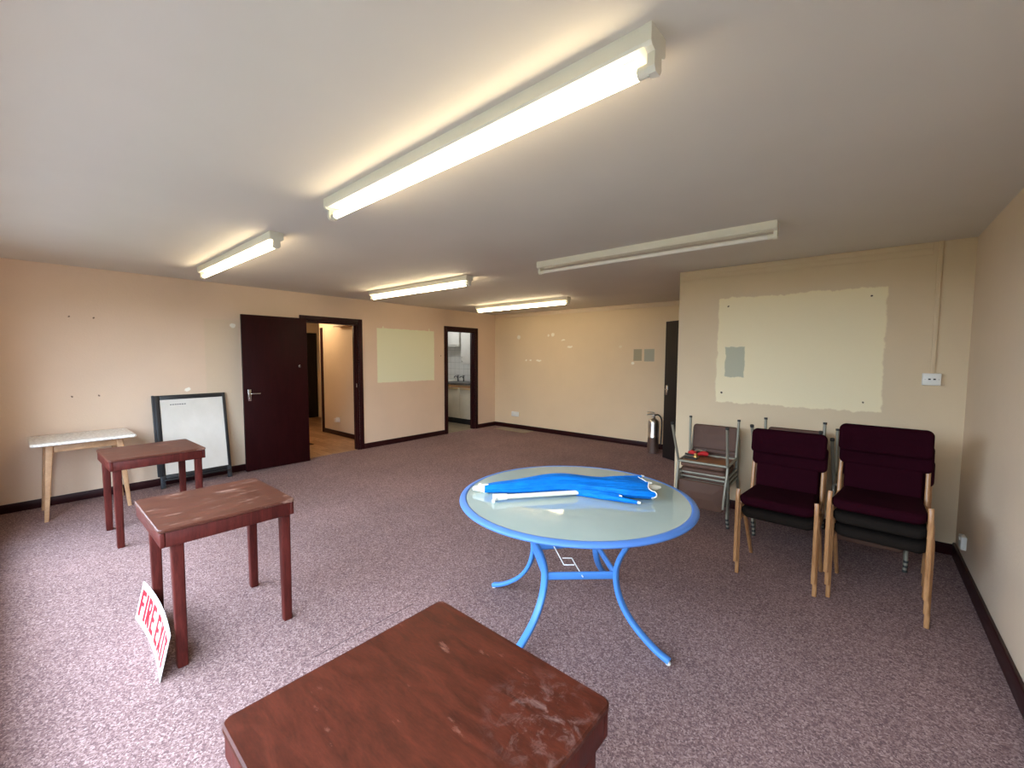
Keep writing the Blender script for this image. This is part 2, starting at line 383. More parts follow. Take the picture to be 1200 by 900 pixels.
struct(MB().box(XR + .1, XR + .3, YS + T, YB, 0, H).build('wall_store', M['wall']))
# window wall with a wide run of glazed doors
WX0, WX1, WZ0, WZ1 = -5.0, 0.28, .28, 2.12
mb = MB(); y0, y1 = YW - .22, YW
mb.box(XL, WX0, y0, y1, 0, H); mb.box(WX1, XR, y0, y1, 0, H); mb.box(WX0, WX1, y0, y1, WZ1, H); mb.box(WX0, WX1, y0, y1, 0, WZ0)
struct(mb.build('wall_front', M['wall']))
mb = MB(); ym = YW - .12
n = 5
for i in range(n + 1):
    x = WX0 + (WX1 - WX0) * i / n; mb.box(max(WX0, x - .035), min(WX1, x + .035), ym - .03, ym + .03, WZ0, WZ1)
mb.box(WX0, WX1, ym - .03, ym + .03, WZ0, WZ0 + .07); mb.box(WX0, WX1, ym - .03, ym + .03, WZ1 - .07, WZ1)
wf = struct(mb.build('window_1', M['upvc']))
g = MB().box(WX0 + .01, WX1 - .01, ym - .004, ym + .004, WZ0 + .02, WZ1 - .02).build('pane', M['glass'], wf)
struct(MB().box(-30, 20, -4.0, -.41, -.25, -.13).build('floor_terrace', M['paving']))
struct(MB().box(-60, 50, -60, -4.0, -.30, -.16).build('ground_lawn', M['grass']))
# leafy row added out of view to hold back low daylight
hm = MB(); rnd = random.Random(3)
for i in range(34):
    x = -17 + i * .72; hh = 1.75 + rnd.uniform(-.15, .2); hm.box(x - .42, x + .42, -6.1 + rnd.uniform(-.1, .1), -5.0 + rnd.uniform(-.12, .12), -.3, hh, .2)
struct(hm.build('wall_light_block', M['light_block']))
# hall beyond the red door
HY = 3.97
struct(MB().box(-8.24, XL - T, HY, HY + T, 0, H).build('wall_hall_right', M['hall_wall']))
struct(MB().box(-10.4, XL - T, 2.2, 2.3, 0, H).build('wall_hall_left', M['hall_wall']))
mb = MB(); mb.box(-10.3, -10.2, 2.3, 4.02, 0, H); mb.box(-10.3, -10.2, 4.86, 5.5, 0, H); mb.box(-10.3, -10.2, 4.02, 4.86, 2.04, H)
mb.box(-10.45, -10.3, 2.2, 5.5, -.12, H)
struct(mb.build('wall_hall_end', M['hall_wall']))
struct(MB().box(-10.3, -8.24, 5.4, 5.5, 0, H).build('wall_hall_side', M['hall_wall']))
struct(MB().box(-8.34, -8.24, HY + T, 5.5, 0, H).build('wall_hall_turn', M['hall_wall']))
d = struct(MB().box(-10.29, -10.23, 4.02, 4.86, .005, 2.04, .004).build('door_4', M['door_black']))
MB().tube([(-10.23, 4.10, 1.0), (-10.18, 4.10, 1.0), (-10.18, 4.19, 1.0)], .009).build('door_handle', M['chrome'], d)
mb = MB(); mb.box(-8.19, -8.10, HY - .014, HY, 0, 2.04, .003); struct(mb.build('trim_hall_doorframe', M['dark_trim']))
struct(MB().box(-8.10, XL - T, HY - .018, HY, 0, .085, .004).build('baseboard_hall', M['dark_trim']))
# kitchen shell
struct(MB().box(-8.9, XL - T, 7.0, 7.1, 0, H).build('wall_kitchen_back', M['wall_tiles']))
struct(MB().box(-9.0, -8.9, 5.4, 7.1, 0, H).build('wall_kitchen_end', M['cab_white']))
struct(MB().box(-8.9, XL - T, 5.40, 5.42, 0, H).build('wall_kitchen_side', M['cab_white']))

# skirting boards
bh, bt = .085, .018
A = .068                                   # architrave width
struct(MB().box(XL, XL + bt, YW, D1[0] - A, 0, bh, .004).box(XL, XL + bt, D1[1] + A, D2[0] - A, 0, bh, .004).box(XL, XL + bt, D2[1] + A, YB, 0, bh, .004).build('baseboard_left', M['dark_trim']))
struct(MB().box(XL + bt, XP, YB - bt, YB, 0, bh, .004).build('baseboard_back', M['dark_trim']))
struct(MB().box(XP, XR, YS - bt, YS, 0, bh, .004).build('baseboard_partition', M['dark_trim']))
struct(MB().box(XR - bt, XR, YW, YS - bt, 0, bh + .02, .004).build('baseboard_right', M['dark_trim']))
# plaster joint strips under the ceiling
struct(MB().box(XL, XP, YB - .012, YB, H - .075, H, .004).build('trim_back_coving', M['wall']))
struct(MB().box(XP, .36, YS - .010, YS, H - .045, H, .004).box(XP, .36, YS - .006, YS, H - .095, H - .045, .003).build('trim_partition_coving', M['wall_part']))
# door frames
def frame(name, ya, yb, side=0):
    m = MB(); p = .016
    m.box(XL, XL + p, ya - A, ya, 0, DH + A, .003); m.box(XL, XL + p, yb, yb + A, 0, DH + A, .003); m.box(XL, XL + p, ya, yb, DH, DH + A, .003)
    j = .028
    m.box(XL - T - .01, XL, ya - .001, ya + j, 0, DH); m.box(XL - T - .01, XL, yb - j, yb + .001, 0, DH); m.box(XL - T - .01, XL, ya + j, yb - j, DH - j, DH + .001)
    m.box(XL - .085, XL - .045, yb - j - .014, yb - j, 0, DH - j, .002); m.box(XL - .085, XL - .045, ya + j, ya + j + .014, 0, DH - j, .002)
    return struct(m.build(name, M['dark_trim']))
f1 = frame('trim_1', *D1); frame('trim_2', *D2)
MB().box(XL - .03, XL - .008, D1[1] - .031, D1[1] - .0275, 1.0, 1.06).build('strike_plate', M['steel'], f1)
# red door, folded back against the left wall
d1 = struct(MB().box(-.80, 0, -.04, 0, .010, 2.015, .003).build('door_1', M['door_red']))
d1.location = (XL + .115, D1[0] - .035, 0); d1.rotation_euler = (0, 0, PI / 2 - math.radians(1.2))
def lever(parent, x, z, yface, s, mat, flip=1):
    m = MB(); m.box(x - .02, x + .02, min(yface, yface + s * .008), max(yface, yface + s * .008), z - .075, z + .075, .003)
    m.tube([(x, yface, z + .02), (x, yface + s * .045, z + .02), (x + flip * .02, yface + s * .05, z + .02), (x + flip * .11, yface + s * .05, z + .018)], .009)
    m.tube([(x, yface + s * .006, z - .045), (x, yface + s * .010, z - .045)], .007)
    return m.build('door_handle', mat, parent)
lever(d1, -.735, .99, -.04, -1, M['chrome'])
MB().tube([(-.11, -.04, 1.35), (-.11, -.058, 1.35), (-.11, -.062, 1.36)], .007).box(-.122, -.098, -.043, -.04, 1.335, 1.365, .001).build('hook', M['chrome'], d1)
# dark door by the partition, standing open
d3 = struct(MB().box(0, .80, -.04, 0, .010, 2.02, .003).build('door_3', M['door_black']))
d3.location = (XP - .045, CD[0] - .0, 0); d3.rotation_euler = (0, 0, math.atan2(6.245 - CD[0], -2.285 - (XP - .045)))
m_ = d3
def knob(parent, x, z, y, s, mat):
    m = MB(); m.box(x - .02, x + .02, min(y, y + s * .007), max(y, y + s * .007), z - .07, z + .07, .003)
    m.tube([(x, y, z + .01), (x, y + s * .04, z + .01)], .010); m.tube([(x, y + s * .04, z + .01), (x - .09, y + s * .045, z + .01)], .009)
    return m.build('door_handle', mat, parent)
knob(d3, .745, 1.02, 0, 1, M['chrome'])
mb = MB(); mb.box(XP - .016, XP, CD[0] - A, CD[0], 0, DH + A); mb.box(XP - .016, XP, CD[1], CD[1] + A, 0, DH + A); mb.box(XP - .016, XP, CD[0], CD[1], DH, DH + A)
struct(mb.build('trim_3', M['dark_trim']))

# ------------------------------------------------------------------ ceiling lights
def ceiling_light(label, p, q, lit):
    """fluorescent batten whose near top edge runs from p to q on the ceiling"""
    (ax, ay), (bx, by) = p, q; L = math.hypot(bx - ax, by - ay); a = math.atan2(by - ay, bx - ax)
    t = thing('ceiling_light', label, 'ceiling light', ((ax + bx) / 2 - math.sin(a) * .045, (ay + by) / 2 + math.cos(a) * .045, H), a, 'fluorescent battens on the ceiling')
    h = L / 2
    m = MB()                                # folded sheet body: wide at the ceiling, stepped in below
    sec = [(-.045, 0), (-.045, -.044), (-.040, -.052), (.040, -.052), (.045, -.044), (.045, 0)]
    m.loft([[Vector((x, y, z)) for y, z in sec] for x in (-h + .012, h - .012)], True, smooth=False)
    m.build('body', M['white_metal'], t)
    for s in (-1, 1):
        m = MB()
        sec = [(-.047, 0), (-.047, -.046), (-.040, -.056), (-.022, -.062), (-.024, -.098), (-.014, -.112), (.014, -.112), (.024, -.098), (.022, -.062), (.040, -.056), (.047, -.046), (.047, 0)]
        xs = (s * h, s * (h - .022)) if s > 0 else (s * (h - .022), s * h)
        m.loft([[Vector((x, y, z)) for y, z in sec] for x in sorted(xs)], True, smooth=False)
        m.box(*sorted((s * (h - .021), s * (h - .028))), -.004, .004, -.112, -.10)
        m.build('lampholder', M['white_metal'], t)
    m = MB(); m.tube([(-h + .055, 0, -.092), (h - .055, 0, -.092)], .0165, 20)
    m.build('tube', M[('tube_off', 'tube_on', 'tube_dim')[int(lit)]], t)
    for s in (-1, 1):
        MB().tube([(s * (h - .022), 0, -.092), (s * (h - .056), 0, -.092)], .0168, 16).build('tube_cap', M['white_metal'], t)
    for x in (-.55, .55):
        MB().box(x * h * 1.6 - .05, x * h * 1.6 + .05, -.012, .012, -.056, -.0515, .002).build('clip', M['white_metal'], t)
    return t
ceiling_light('lit fluorescent batten nearest the camera, largest, crossing the upper middle of the ceiling', (-2.397, 1.198), (-.472, 1.135), 2)
ceiling_light('unlit fluorescent batten in front of the partition with the cream paint patch', (-2.408, 3.239), (-.474, 3.216), False)
ceiling_light('lit fluorescent batten furthest left, above the whiteboard and tables', (-5.22, 1.285), (-3.291, 1.250), 2)
ceiling_light('lit fluorescent batten in the middle, in front of the pale green wall patch', (-5.30, 3.255), (-3.374, 3.266), True)
ceiling_light('lit fluorescent batten furthest away, nearest the back wall', (-5.34, 5.375), (-3.398, 5.330), True)

# ------------------------------------------------------------------ wall fittings
def socket(name, label, cat, w, h, cx, cz, y, rz=0, x=None, holes=2, group=None, dep=.03):
    t = thing(name, label, cat, (cx, y, cz), rz, group)
    MB().box(-w / 2, w / 2, -dep, 0, -h / 2, h / 2, .004).build('faceplate', M['plastic_white'], t)
    return t
t = socket('wall_socket', 'white double socket on the partition at the foot of the conduit', 'socket', .105, .092, .397, 1.34, YS, dep=.035, group='wall sockets')
for x in (-.012, .016): MB().box(x - .007, x + .007, -.0375, -.035, -.004, .006).build('switch', M['dark_pin'], t)
for x in (-.036, .040): MB().tube([(x, -.035, 0), (x, -.037, 0)], .004).build('screw', M['steel'], t)
t = socket('wall_socket', 'white double socket low on the back wall near the corner', 'socket', .19, .10, -5.58, .30, YB, dep=.02, group='wall sockets')
MB().box(-.03, -.01, -.0235, -.02, .01, .035).box(.01, .03, -.0235, -.02, .01, .035).build('switch', M['plastic_white'], t)
t = socket('wall_socket', 'white single socket low on the right wall near the chairs', 'socket', .09, .09, 4.215, .23, 0, group='wall sockets')
t.location = (XR, 4.2, .23); t.rotation_euler = (0, 0, -PI / 2)
MB().box(-.012, .012, -.034, -.03, .012, .034).build('switch', M['plastic_white'], t)
t = socket('wall_socket', 'white socket low on the hall wall beyond the red door', 'socket', .10, .09, -7.555, .30, HY, group='wall sockets')
MB().box(-.035, .035, -.075, -.03, -.04, .03, .006).build('plug', M['plastic_white'], t)
tag(MB().box(.388, .414, YS - .016, YS, 1.386, H, .002).build('conduit', M['wall_part']), 'painted cable conduit running down the partition to the socket', 'conduit')
t = thing('meter_box', 'white box with brown lower edge high on the hall wall', 'box', (-7.24, HY, 2.02))
MB().box(-.21, .21, -.12, 0, .012, .10, .004).build('body', M['plastic_white'], t)
MB().box(-.215, .215, -.125, 0, 0, .012, .002).build('lower_edge', M['pine'], t)

# ------------------------------------------------------------------ brown side tables
def brown_table(label, loc, rz, w, d, topm, foot=(.045, .045)):
    t = thing('side_table', label, 'table', loc, rz, 'stained wooden side tables')
    h = .70; hw, hd = w / 2, d / 2
    m = MB(); o = rrect(hw, hd, .022, 5)
    o1 = rrect(hw - .004, hd - .004, .02, 5)
    m.loft([[Vector((x, y, z)) for x, y in (o1 if k in (0, 3) else o)] for k, z in enumerate((h - .018, h - .015, h - .004, h))], True, smooth=False)
    m.build('tabletop', topm, t)
    m = MB(); a, b = hw - .006, hd - .006; th = .02; z0, z1 = h - .088, h - .018
    m.box(-a, a, -b, -b + th, z0, z1, .004); m.box(-a, a, b - th, b, z0, z1, .004)
    m.box(-a, -a + th, -b + th, b - th, z0, z1, .003); m.box(a - th, a, -b + th, b - th, z0, z1, .003)
    m.build('apron', M['mahog_leg'], t)
    for sx in (-1, 1):
        for sy, iy in ((-1, foot[0]), (1, foot[1])):
            cx, cy = sx * (hw - .048), sy * (hd - iy - .006)
            r0, r1 = .022, .025
            m = MB(); m.loft([[Vector((cx + x * q, cy + y * q, z)) for x, y in rrect(r1, r1, .007, 3)] for q, z in ((.82, 0), (.86, .004), (1, z1 - .01))], True)
            m.build('leg', M['mahog_leg'], t)
    return t
brown_table('brown wooden side table with worn scuffed top and the red lettered sign at its legs', (-2.735, .712, 0), math.radians(-.8), .62, .60, M['mahog_worn'], (.068, .038))
brown_table('brown wooden side table between the white-topped table and the whiteboard', (-4.652, .768, 0), math.radians(.6), .612, .62, M['mahog_worn'])
brown_table('large brown wooden side table closest to the camera, cut off by the bottom edge', (-.735, .568, 0), math.radians(-1.3), .622, .622, M['mahog_top'])

# ------------------------------------------------------------------ white-topped table
t = thing('small_table', 'pale wooden table with white patterned top against the left wall', 'table', (-5.79, .45, 0))
m = MB()
def topfn(u, v, w): return (u, v, .690 + w)
pad(m, .305, .352, .026, .03, topfn, .010); m.build('tabletop', M['laminate'], t)
m = MB()
m.box(.175, .195, -.225, .225, .615, .692, .002); m.box(-.195, -.175, -.225, .225, .615, .692, .002)
m.box(-.175, .175, -.235, -.215, .615, .692, .002); m.box(-.175, .175, .215, .235, .615, .692, .002)
m.build('apron', M['pine'], t)
for sx in (-1, 1):
    for sy in (-1, 1):
        a = Vector((sx * .19, sy * .232, .692)); b = Vector((sx * .222, sy * .280, 0))
        m = MB(); rings = []
        for k, s in ((0, .014), (.5, .020), (1, .026)):
            c = b.lerp(a, k); rings.append([c + Vector((x, y, 0)) for x, y in rrect(s, s, .006, 3)])
        m.loft(rings, True); m.build('leg', M['pine'], t)

# ------------------------------------------------------------------ whiteboard leaning on the left wall
t = thing('whiteboard', 'whiteboard in a black frame leaning on the left wall beside the red door', 'whiteboard', (-5.962, 1.395, 0), 0)
lean = math.atan2(.165, 1.04)
B = Matrix.Rotation(-lean, 4, 'Y')         # local: x outward from the wall, y along it, z up the board
w, hgt = .345, 1.05
m = MB(); m.box(-.030, .002, -w, -w + .05, .13, hgt, .004, B); m.box(-.030, .002, w - .032, w, .13, hgt, .004, B)
m.box(-.030, .002, -w + .05, w - .032, hgt - .05, hgt, .004, B); m.box(-.030, .002, -w + .05, w - .032, .10, .15, .004, B)
m.build('frame', M['frame_black'], t)
m = MB(); m.box(-.026, -.006, -w + .045, w - .028, .145, hgt - .045, 0, B); s_ = m.build('writing_surface', M['board'], t)
m = MB()
for k in range(7): m.box(-.006, -.0052, -w + .14 + k * .022, -w + .155 + k * .022, hgt - .115, hgt - .105, 0, B)
m.build('pen_mark', M['frame_grey'], s_)
for sy in (-1, 1):
    m = MB(); m.box(-.026, .004, sy * (w - .022) - .022, sy * (w - .022) + .022, .0, .14, .004, B); m.build('leg', M['frame_grey'], t)
m = MB(); m.box(.0, .045, -w + .02, w - .02, .085, .10, .003, B); m.build('pen_tray', M['frame_black'], t)
m = MB(); m.box(-.034, -.001, -w - .018, -w + .001, .14, hgt + .004, .003, B); m.build('side_rail', M['frame_grey'], t)

# ------------------------------------------------------------------ fire exit sign
t = thing('fire_exit_sign', 'curved white sign with red lettering leaning on a brown table leg', 'sign', (-2.768, .394, 0))
SL, SH = .712, .205
def sgn(u, v, off=0):                       # u along (-.5..+.5), v up 0..SH
    bow = .020 * (1 - (2 * u) ** 2) - .022 * u
    return (u * SL, bow + v / SH * .045 - off, v * .98 + .001)
m = MB(); nu, nv = 24, 4; vs = []; fs = []
for side in (0, 1):
    for i in range(nu + 1):
        for j in range(nv + 1): vs.append(sgn(i / nu - .5, SH * j / nv, -.003 if side else .0))
q = (nu + 1) * (nv + 1)
for i in range(nu):
    for j in range(nv):
        a = i * (nv + 1) + j; fs.append([a, a + nv + 1, a + nv + 2, a + 1]); fs.append([q + a, q + a + 1, q + a + nv + 2, q + a + nv + 1])
for i in range(nu):
    a = i * (nv + 1); b = a + nv + 1; fs.append([a, q + a, q + b, b]); a += nv; b += nv; fs.append([a, b, q + b, q + a])
for j in range(nv):
    fs.append([j, j + 1, q + j + 1, q + j]); a = nu * (nv + 1) + j; fs.append([a, q + a, q + a + 1, a + 1])
m.add(vs, fs, False); m.build('panel', M['sign_white'], t)
# block capitals drawn in a unit cell (height 1, stroke .19), each stroke a quad strip that follows the curve
def glyph(c):
    w, k, h = .70, .30, .18; q = []
    bar = lambda x0, z0, x1, z1: q.append([(x0, z0), (x1, z0), (x1, z1), (x0, z1)])
    if c == 'I': bar(0, 0, k, 1); return q, k
    if c in 'FER': bar(0, 0, k, 1)
    if c in 'FE': bar(k, 1 - h, w, 1); bar(k, .42, w * .90, .42 + h * .9)
    if c == 'E': bar(k, 0, w, h)
    if c == 'T': bar(0, 1 - h, w, 1); bar(w / 2 - k / 2, 0, w / 2 + k / 2, 1 - h)
    if c == 'X': k = .25; q.append([(0, 0), (k, 0), (w, 1), (w - k, 1)]); q.append([(w - k, 0), (w, 0), (k, 1), (0, 1)])
    if c == 'R':
        cz, cx = .715, w - .30; bar(k, 1 - .16, cx, 1); bar(k, .43, cx, .43 + .16)
        for n in range(8):
            a0, a1 = -PI / 2 + PI * n / 8, -PI / 2 + PI * (n + 1) / 8
            q.append([(cx + .30 * math.cos(a0), cz + .285 * math.sin(a0)), (cx + .30 * math.cos(a1), cz + .285 * math.sin(a1)), (cx + .05 * math.cos(a1), cz + .125 * math.sin(a1)), (cx + .05 * math.cos(a0), cz + .125 * math.sin(a0))])
        q.append([(.26, .45), (.52, .45), (w + .03, 0), (w - k + .02, 0)])
    return q, w
gx = 0; cells = []
for c in 'FIRE EXIT':
    if c == ' ': gx += .30; continue
    q, w = glyph(c); cells += [[(gx + x, z) for x, z in g] for g in q]; gx += w + .12
gx -= .12; m = MB()
for g in cells:
    pts = []
    n = 5
    for a in range(n + 1):
        for b in range(2):
            e0 = Vector(g[0]).lerp(Vector(g[1]), a / n); e1 = Vector(g[3]).lerp(Vector(g[2]), a / n); P = e0.lerp(e1, b)
            pts.append(sgn((P.x / gx - .5) * .93, SH * (.16 + .68 * P.y), .0015))
    m.add(pts, [[2 * a, 2 * a + 2, 2 * a + 3, 2 * a + 1] for a in range(n)])
o = m.build('lettering', M['sign_red'], t); o['label'] = 'red capital letters FIRE EXIT'

# ------------------------------------------------------------------ round blue glass table
TC = (-1.232, 2.038)
t = thing('patio_table', 'round blue metal patio table with frosted glass top in the middle of the room', 'table', (TC[0], TC[1], 0))
rim = MB()
prof = [(.612, .704), (.618, .701), (.636, .699), (.646, .702), (.650, .708), (.648, .714), (.638, .719), (.620, .723), (.613, .722), (.611, .714)]
rings = [[Vector((r * math.cos(2 * PI * k / 96), r * math.sin(2 * PI * k / 96), z)) for k in range(96)] for r, z in prof + prof[:1]]
rim.loft(rings, False); rim.build('rim', M['blue_rim'], t, weld=True)
MB().lathe([(.611, .712), (.613, .714), (.613, .719), (.611, .721)], 96).build('glass_top', M['frosted'], t)
prof = [(.455, .690), (.425, .66), (.37, .58), (.318, .50), (.284, .43), (.268, .36), (.276, .28), (.306, .205), (.36, .135), (.43, .080), (.50, .040), (.565, .018)]
def smooth(P, k=3):
    out = []
    for i in range(len(P) - 1):
        p0, p1, p2, p3 = P[max(i - 1, 0)], P[i], P[i + 1], P[min(i + 2, len(P) - 1)]
        for s in range(k):
            u = s / k
            out.append(tuple(.5 * ((2 * b) + (-a + c) * u + (2 * a - 5 * b + 4 * c - d) * u * u + (-a + 3 * b - 3 * c + d) * u ** 3) for a, b, c, d in zip(p0, p1, p2, p3)))
    return out + [tuple(P[-1])]
angs = [-93, -3, 187, 92]; mids = []
for dg in angs:
    a = math.radians(dg); ca, sa = math.cos(a), math.sin(a)
    m = MB(); pts = [(r * ca, r * sa, z) for r, z in smooth(prof)]
    m.tube(pts, .016, 12, flat=(.019, .0125, (-sa, ca, 0), .55)); L_ = m.build('leg', M['blue_metal'], t)
    MB().lathe([(.010, 0), (.013, .003), (.013, .010), (.008, .016)], 14, (.560 * ca, .560 * sa, 0)).build('foot_cap', M['plastic_white'], L_)
    mids.append(Vector((.266 * ca, .266 * sa, .345)))
for i, j in ((0, 1), (1, 3), (3, 2), (2, 0)):
    a, b = mids[i], mids[j]; m = MB(); m.tube([a, b], .01, 12, flat=(.020, .009, (0, 0, 1), .5)); m.build('stretcher', M['blue_metal'], t)
for dg in (angs[0], angs[1]):
    a = math.radians(dg); ca, sa = math.cos(a), math.sin(a)
    MB().tube([(-.605 * ca, -.605 * sa, .697), (.605 * ca, .605 * sa, .697)], .01, 12, flat=(.008, .016, (0, 0, 1), .5)).build('cross_bar', M['blue_metal'], t)
wl = lambda x, y: (x - TC[0], y - TC[1], .35)
MB().tube([wl(-1.403, 2.086), wl(-1.229, 1.930), wl(-1.186, 1.967)], .0035, 8).tube([wl(-1.280, 1.991), wl(-1.239, 2.026), wl(-1.084, 1.886)], .0035, 8).build('wire_brace', M['white_wire'], t)
a = math.radians(-128)
MB().box(.565, .60, -.035, .035, .672, .694, .003, Matrix.Rotation(a, 4, 'Z')).build('rim_clip', M['blue_metal'], t)

# ------------------------------------------------------------------ folded umbrella
P0 = Vector((-1.645, 1.735)); P1 = Vector((-.935, 2.318)); ax = (P1 - P0); UL = ax.length
t = thing('umbrella', 'folded blue umbrella with white pole lying on the round glass table', 'umbrella', (P0.x, P0.y, .725), math.atan2(ax.y, ax.x))
# local x along the umbrella, y to the far side, z up
st = [(u / UL, hw, hh, cy) for u, hw, hh, cy in [(0.0, .034, .042, -.015), (.06, .045, .052, -.010), (.18, .068, .064, -.004), (.35, .088, .086, .020), (.47, .088, .090, .026), (.61, .088, .078, .012), (.71, .110, .072, .002), (.80, .140, .070, -.010), (.87, .158, .068, -.006), (.919, .164, .064, -.004)]]
st = smooth(st, 4); m = MB(); rings = []; NP = 64
for i, (s, hw, hh, cy) in enumerate(st):
    ring = []
    for k in range(NP):
        a = 2 * PI * k / NP
        fold = 1 + (.10 + .05 * s) * math.sin(7 * a + 1.3 * s) + .05 * math.sin(13 * a + 4 * s)
        y = cy + hw * math.cos(a) * (1 + .04 * math.sin(9 * a + 5 * s))
        z = hh * .5 + hh * .5 * math.sin(a) * fold
        x = s * UL + (.012 * math.sin(5 * a) if i == len(st) - 1 else 0)
        ring.append(Vector((x, y, max(.002, z))))
    rings.append(ring)
m.loft(rings, False); m.add(rings[0], [list(range(NP))[::-1]], False)
inn = [Vector((v.x - .10, v.y * .6, .004 + v.z * .7)) for v in rings[-1]]; m.loft([rings[-1], inn], False); m.add(inn, [list(range(NP))], False)
m.build('canopy', M['canopy'], t)
m = MB(); m.tube([v for v in rings[-1]] + [rings[-1][0]], .0035, 6, False); m.build('edge_binding', M['plastic_white'], t)
def loc(x, y, z=.74):
    d = Vector((x, y)) - P0; c, s = ax.normalized(); return (d.x * c + d.y * s, -d.x * s + d.y * c, z - .725)
m = MB(); m.tube([(-.070, -.008, .018), (-.055, -.009, .020), (-.03, -.011, .021), (-.002, -.014, .021), (.02, -.015, .021)], [.009, .015, .018, .026, .026], 16); m.build('tip_cap', M['plastic_white'], t)
q0 = Vector((.075, -.158, .020)); q1 = Vector((.53, -.060, .018)); dq = (q1 - q0).normalized()
m = MB(); m.tube([q0, q1, Vector((.88, -.005, .026))], .0125, 16); m.build('pole', M['white_metal'], t)
m = MB(); m.tube([q0 - dq * .022, q0 + dq * .015, q0 + dq * .055], [.0185, .0185, .0160], 18); m.tube([q0 - dq * .005 + Vector((0, -.015, 0)), q0 - dq * .015 + Vector((-.004, -.038, -.010))], .010, 10); m.build('pole_joint', M['plastic_white'], t)
m = MB(); e0 = Vector((UL - .10, .012, .026)); m.tube([e0, Vector((UL + .06, .019, .025)), Vector((UL + .095, .021, .025))], [.0165, .0165, .006], 14); m.build('pole_end', M['white_metal'], t)
for k, (a, b) in enumerate([((.50, -.045, .022), (.735, -.140, .024)), ((.52, -.050, .014), (.815, -.208, .014)), ((.60, .03, .066), (UL + .012, .120, .060)), ((.60, .06, .05), (UL + .014, .150, .040)), ((.6, .0, .066), (UL + .010, -.03, .064))]):
    m = MB(); a = Vector(a); b = Vector(b)
    m.tube([a, a.lerp(b, .5) + Vector((0, 0, .003)), b], [.018, .018, .010] if k < 2 else [.008, .008, .007], 10)
    m.build('rib', M['canopy'], t)
    MB().tube([b, b + (b - a).normalized() * .016], [.009, .006], 10).build('rib_tip', M['plastic_white'], t)

# ------------------------------------------------------------------ maroon wooden stacking chairs
def make_maroon(seatmat, label):
    t = thing('stacking_chair', label, 'chair', group='maroon and wood stacking chairs')
    W = .222
    def seat(u, v, w):                       # u across, v depth (front -), slightly dished, front edge curving out and down
        f = max(0, (-v - .05) / .18); b = max(0, v / .23)
        x = u * (1 - .14 * b)
        return (x * 1.045, .235 + v * 1.0 - .028 * (1 - (u / .205) ** 2) * f, .410 + w - .010 * f * f + .010 * (u / .2) ** 2 - .022 * (1 - (u / .205) ** 2) * f * .6 - .012 * b)
    m = MB(); pad(m, .205, .225, .062, .045, seat, .028, n=8); m.build('seat', seatmat, t)
    by = lambda z: .408 + (z - .45) * .16
    def back_up(u, v, w): z = .795 + v; return (u, by(z) - w + .030 * (u / .22) ** 2 * -1, z)
    m = MB(); pad(m, .228, .088, .052, .035, back_up, .024, n=6); m.build('backrest', M['maroon'], t)
    def back_lo(u, v, w): z = .592 + v; return (u, by(z) - w * .9 + .008, z)
    m = MB(); pad(m, .190, .150, .034, .03, back_lo, .015, n=6); m.build('lumbar_pad', M['maroon'], t)
    for s in (-1, 1):
        x = s * W
        m = MB(); pts = [(x, .016, 0), (x, .018, .25), (x, .020, .42), (x - s * .001, .024, .485), (x - s * .003, .032, .505)]
        m.tube(pts, .013, 12, flat=(.013, .0125, (0, 1, 0), .6)); m.build('leg', M['beech'], t)
        m = MB(); m.tube([(x * .985, .425, 0), (x * .985, .135, .43)], .012, 12, flat=(.0125, .0115, (0, 1, 0), .6)); m.build('leg', M['beech'], t)
        m = MB(); m.tube([(x * .985, .03, .395), (x * .96, .40, .405)], .012, 10, flat=(.020, .010, (0, 0, 1), .55)); m.build('side_rail', M['beech'], t)
        m = MB(); m.tube([(x * .955, .398, .39), (x * .955, by(.55) + .002, .55), (x * .95, by(.73) + .012, .73)], .012, 10, flat=(.014, .012, (0, 1, 0), .55)); m.build('back_post', M['beech'], t)
    return t
def place(o, x, y, z, rz, label=None):
    o.location = (x, y, z); o.rotation_euler = (0, 0, rz)
    if label: o['label'] = label
    return o
ch_m = make_maroon(M['maroon'], '')
ch_b = copy_tree(ch_m)
for c in ch_b.children:
    if c.name.startswith('seat'):
        c.data = c.data.copy(); c.data.materials.clear(); c.data.materials.append(M['black_fab'])
STEP = (-.030, .090)
def stack(n, x, y, rz, top, unders):
    for k in range(n):
        src = ch_m if k == n - 1 else ch_b
        o = copy_tree(src); off = STEP[0] * k
        place(o, x - math.sin(rz) * off + .006 * (n - 1 - k), y + math.cos(rz) * off, STEP[1] * k, rz, top if k == n - 1 else unders[k])
stack(2, -.410, 3.195, math.radians(-1.5), 'maroon chair with wooden legs topping the left maroon stack', ['wooden chair with black seat at the bottom of the left maroon stack'])
stack(3, .094, 3.225, math.radians(-3.5), 'maroon chair with wooden legs topping the right, taller maroon stack', ['wooden chair with black seat at the bottom of the right maroon stack', 'wooden chair with black seat in the middle of the right maroon stack'])
def drop(o):
    for c in list(o.children): drop(c)
    bpy.data.objects.remove(o)
drop(ch_m); drop(ch_b)

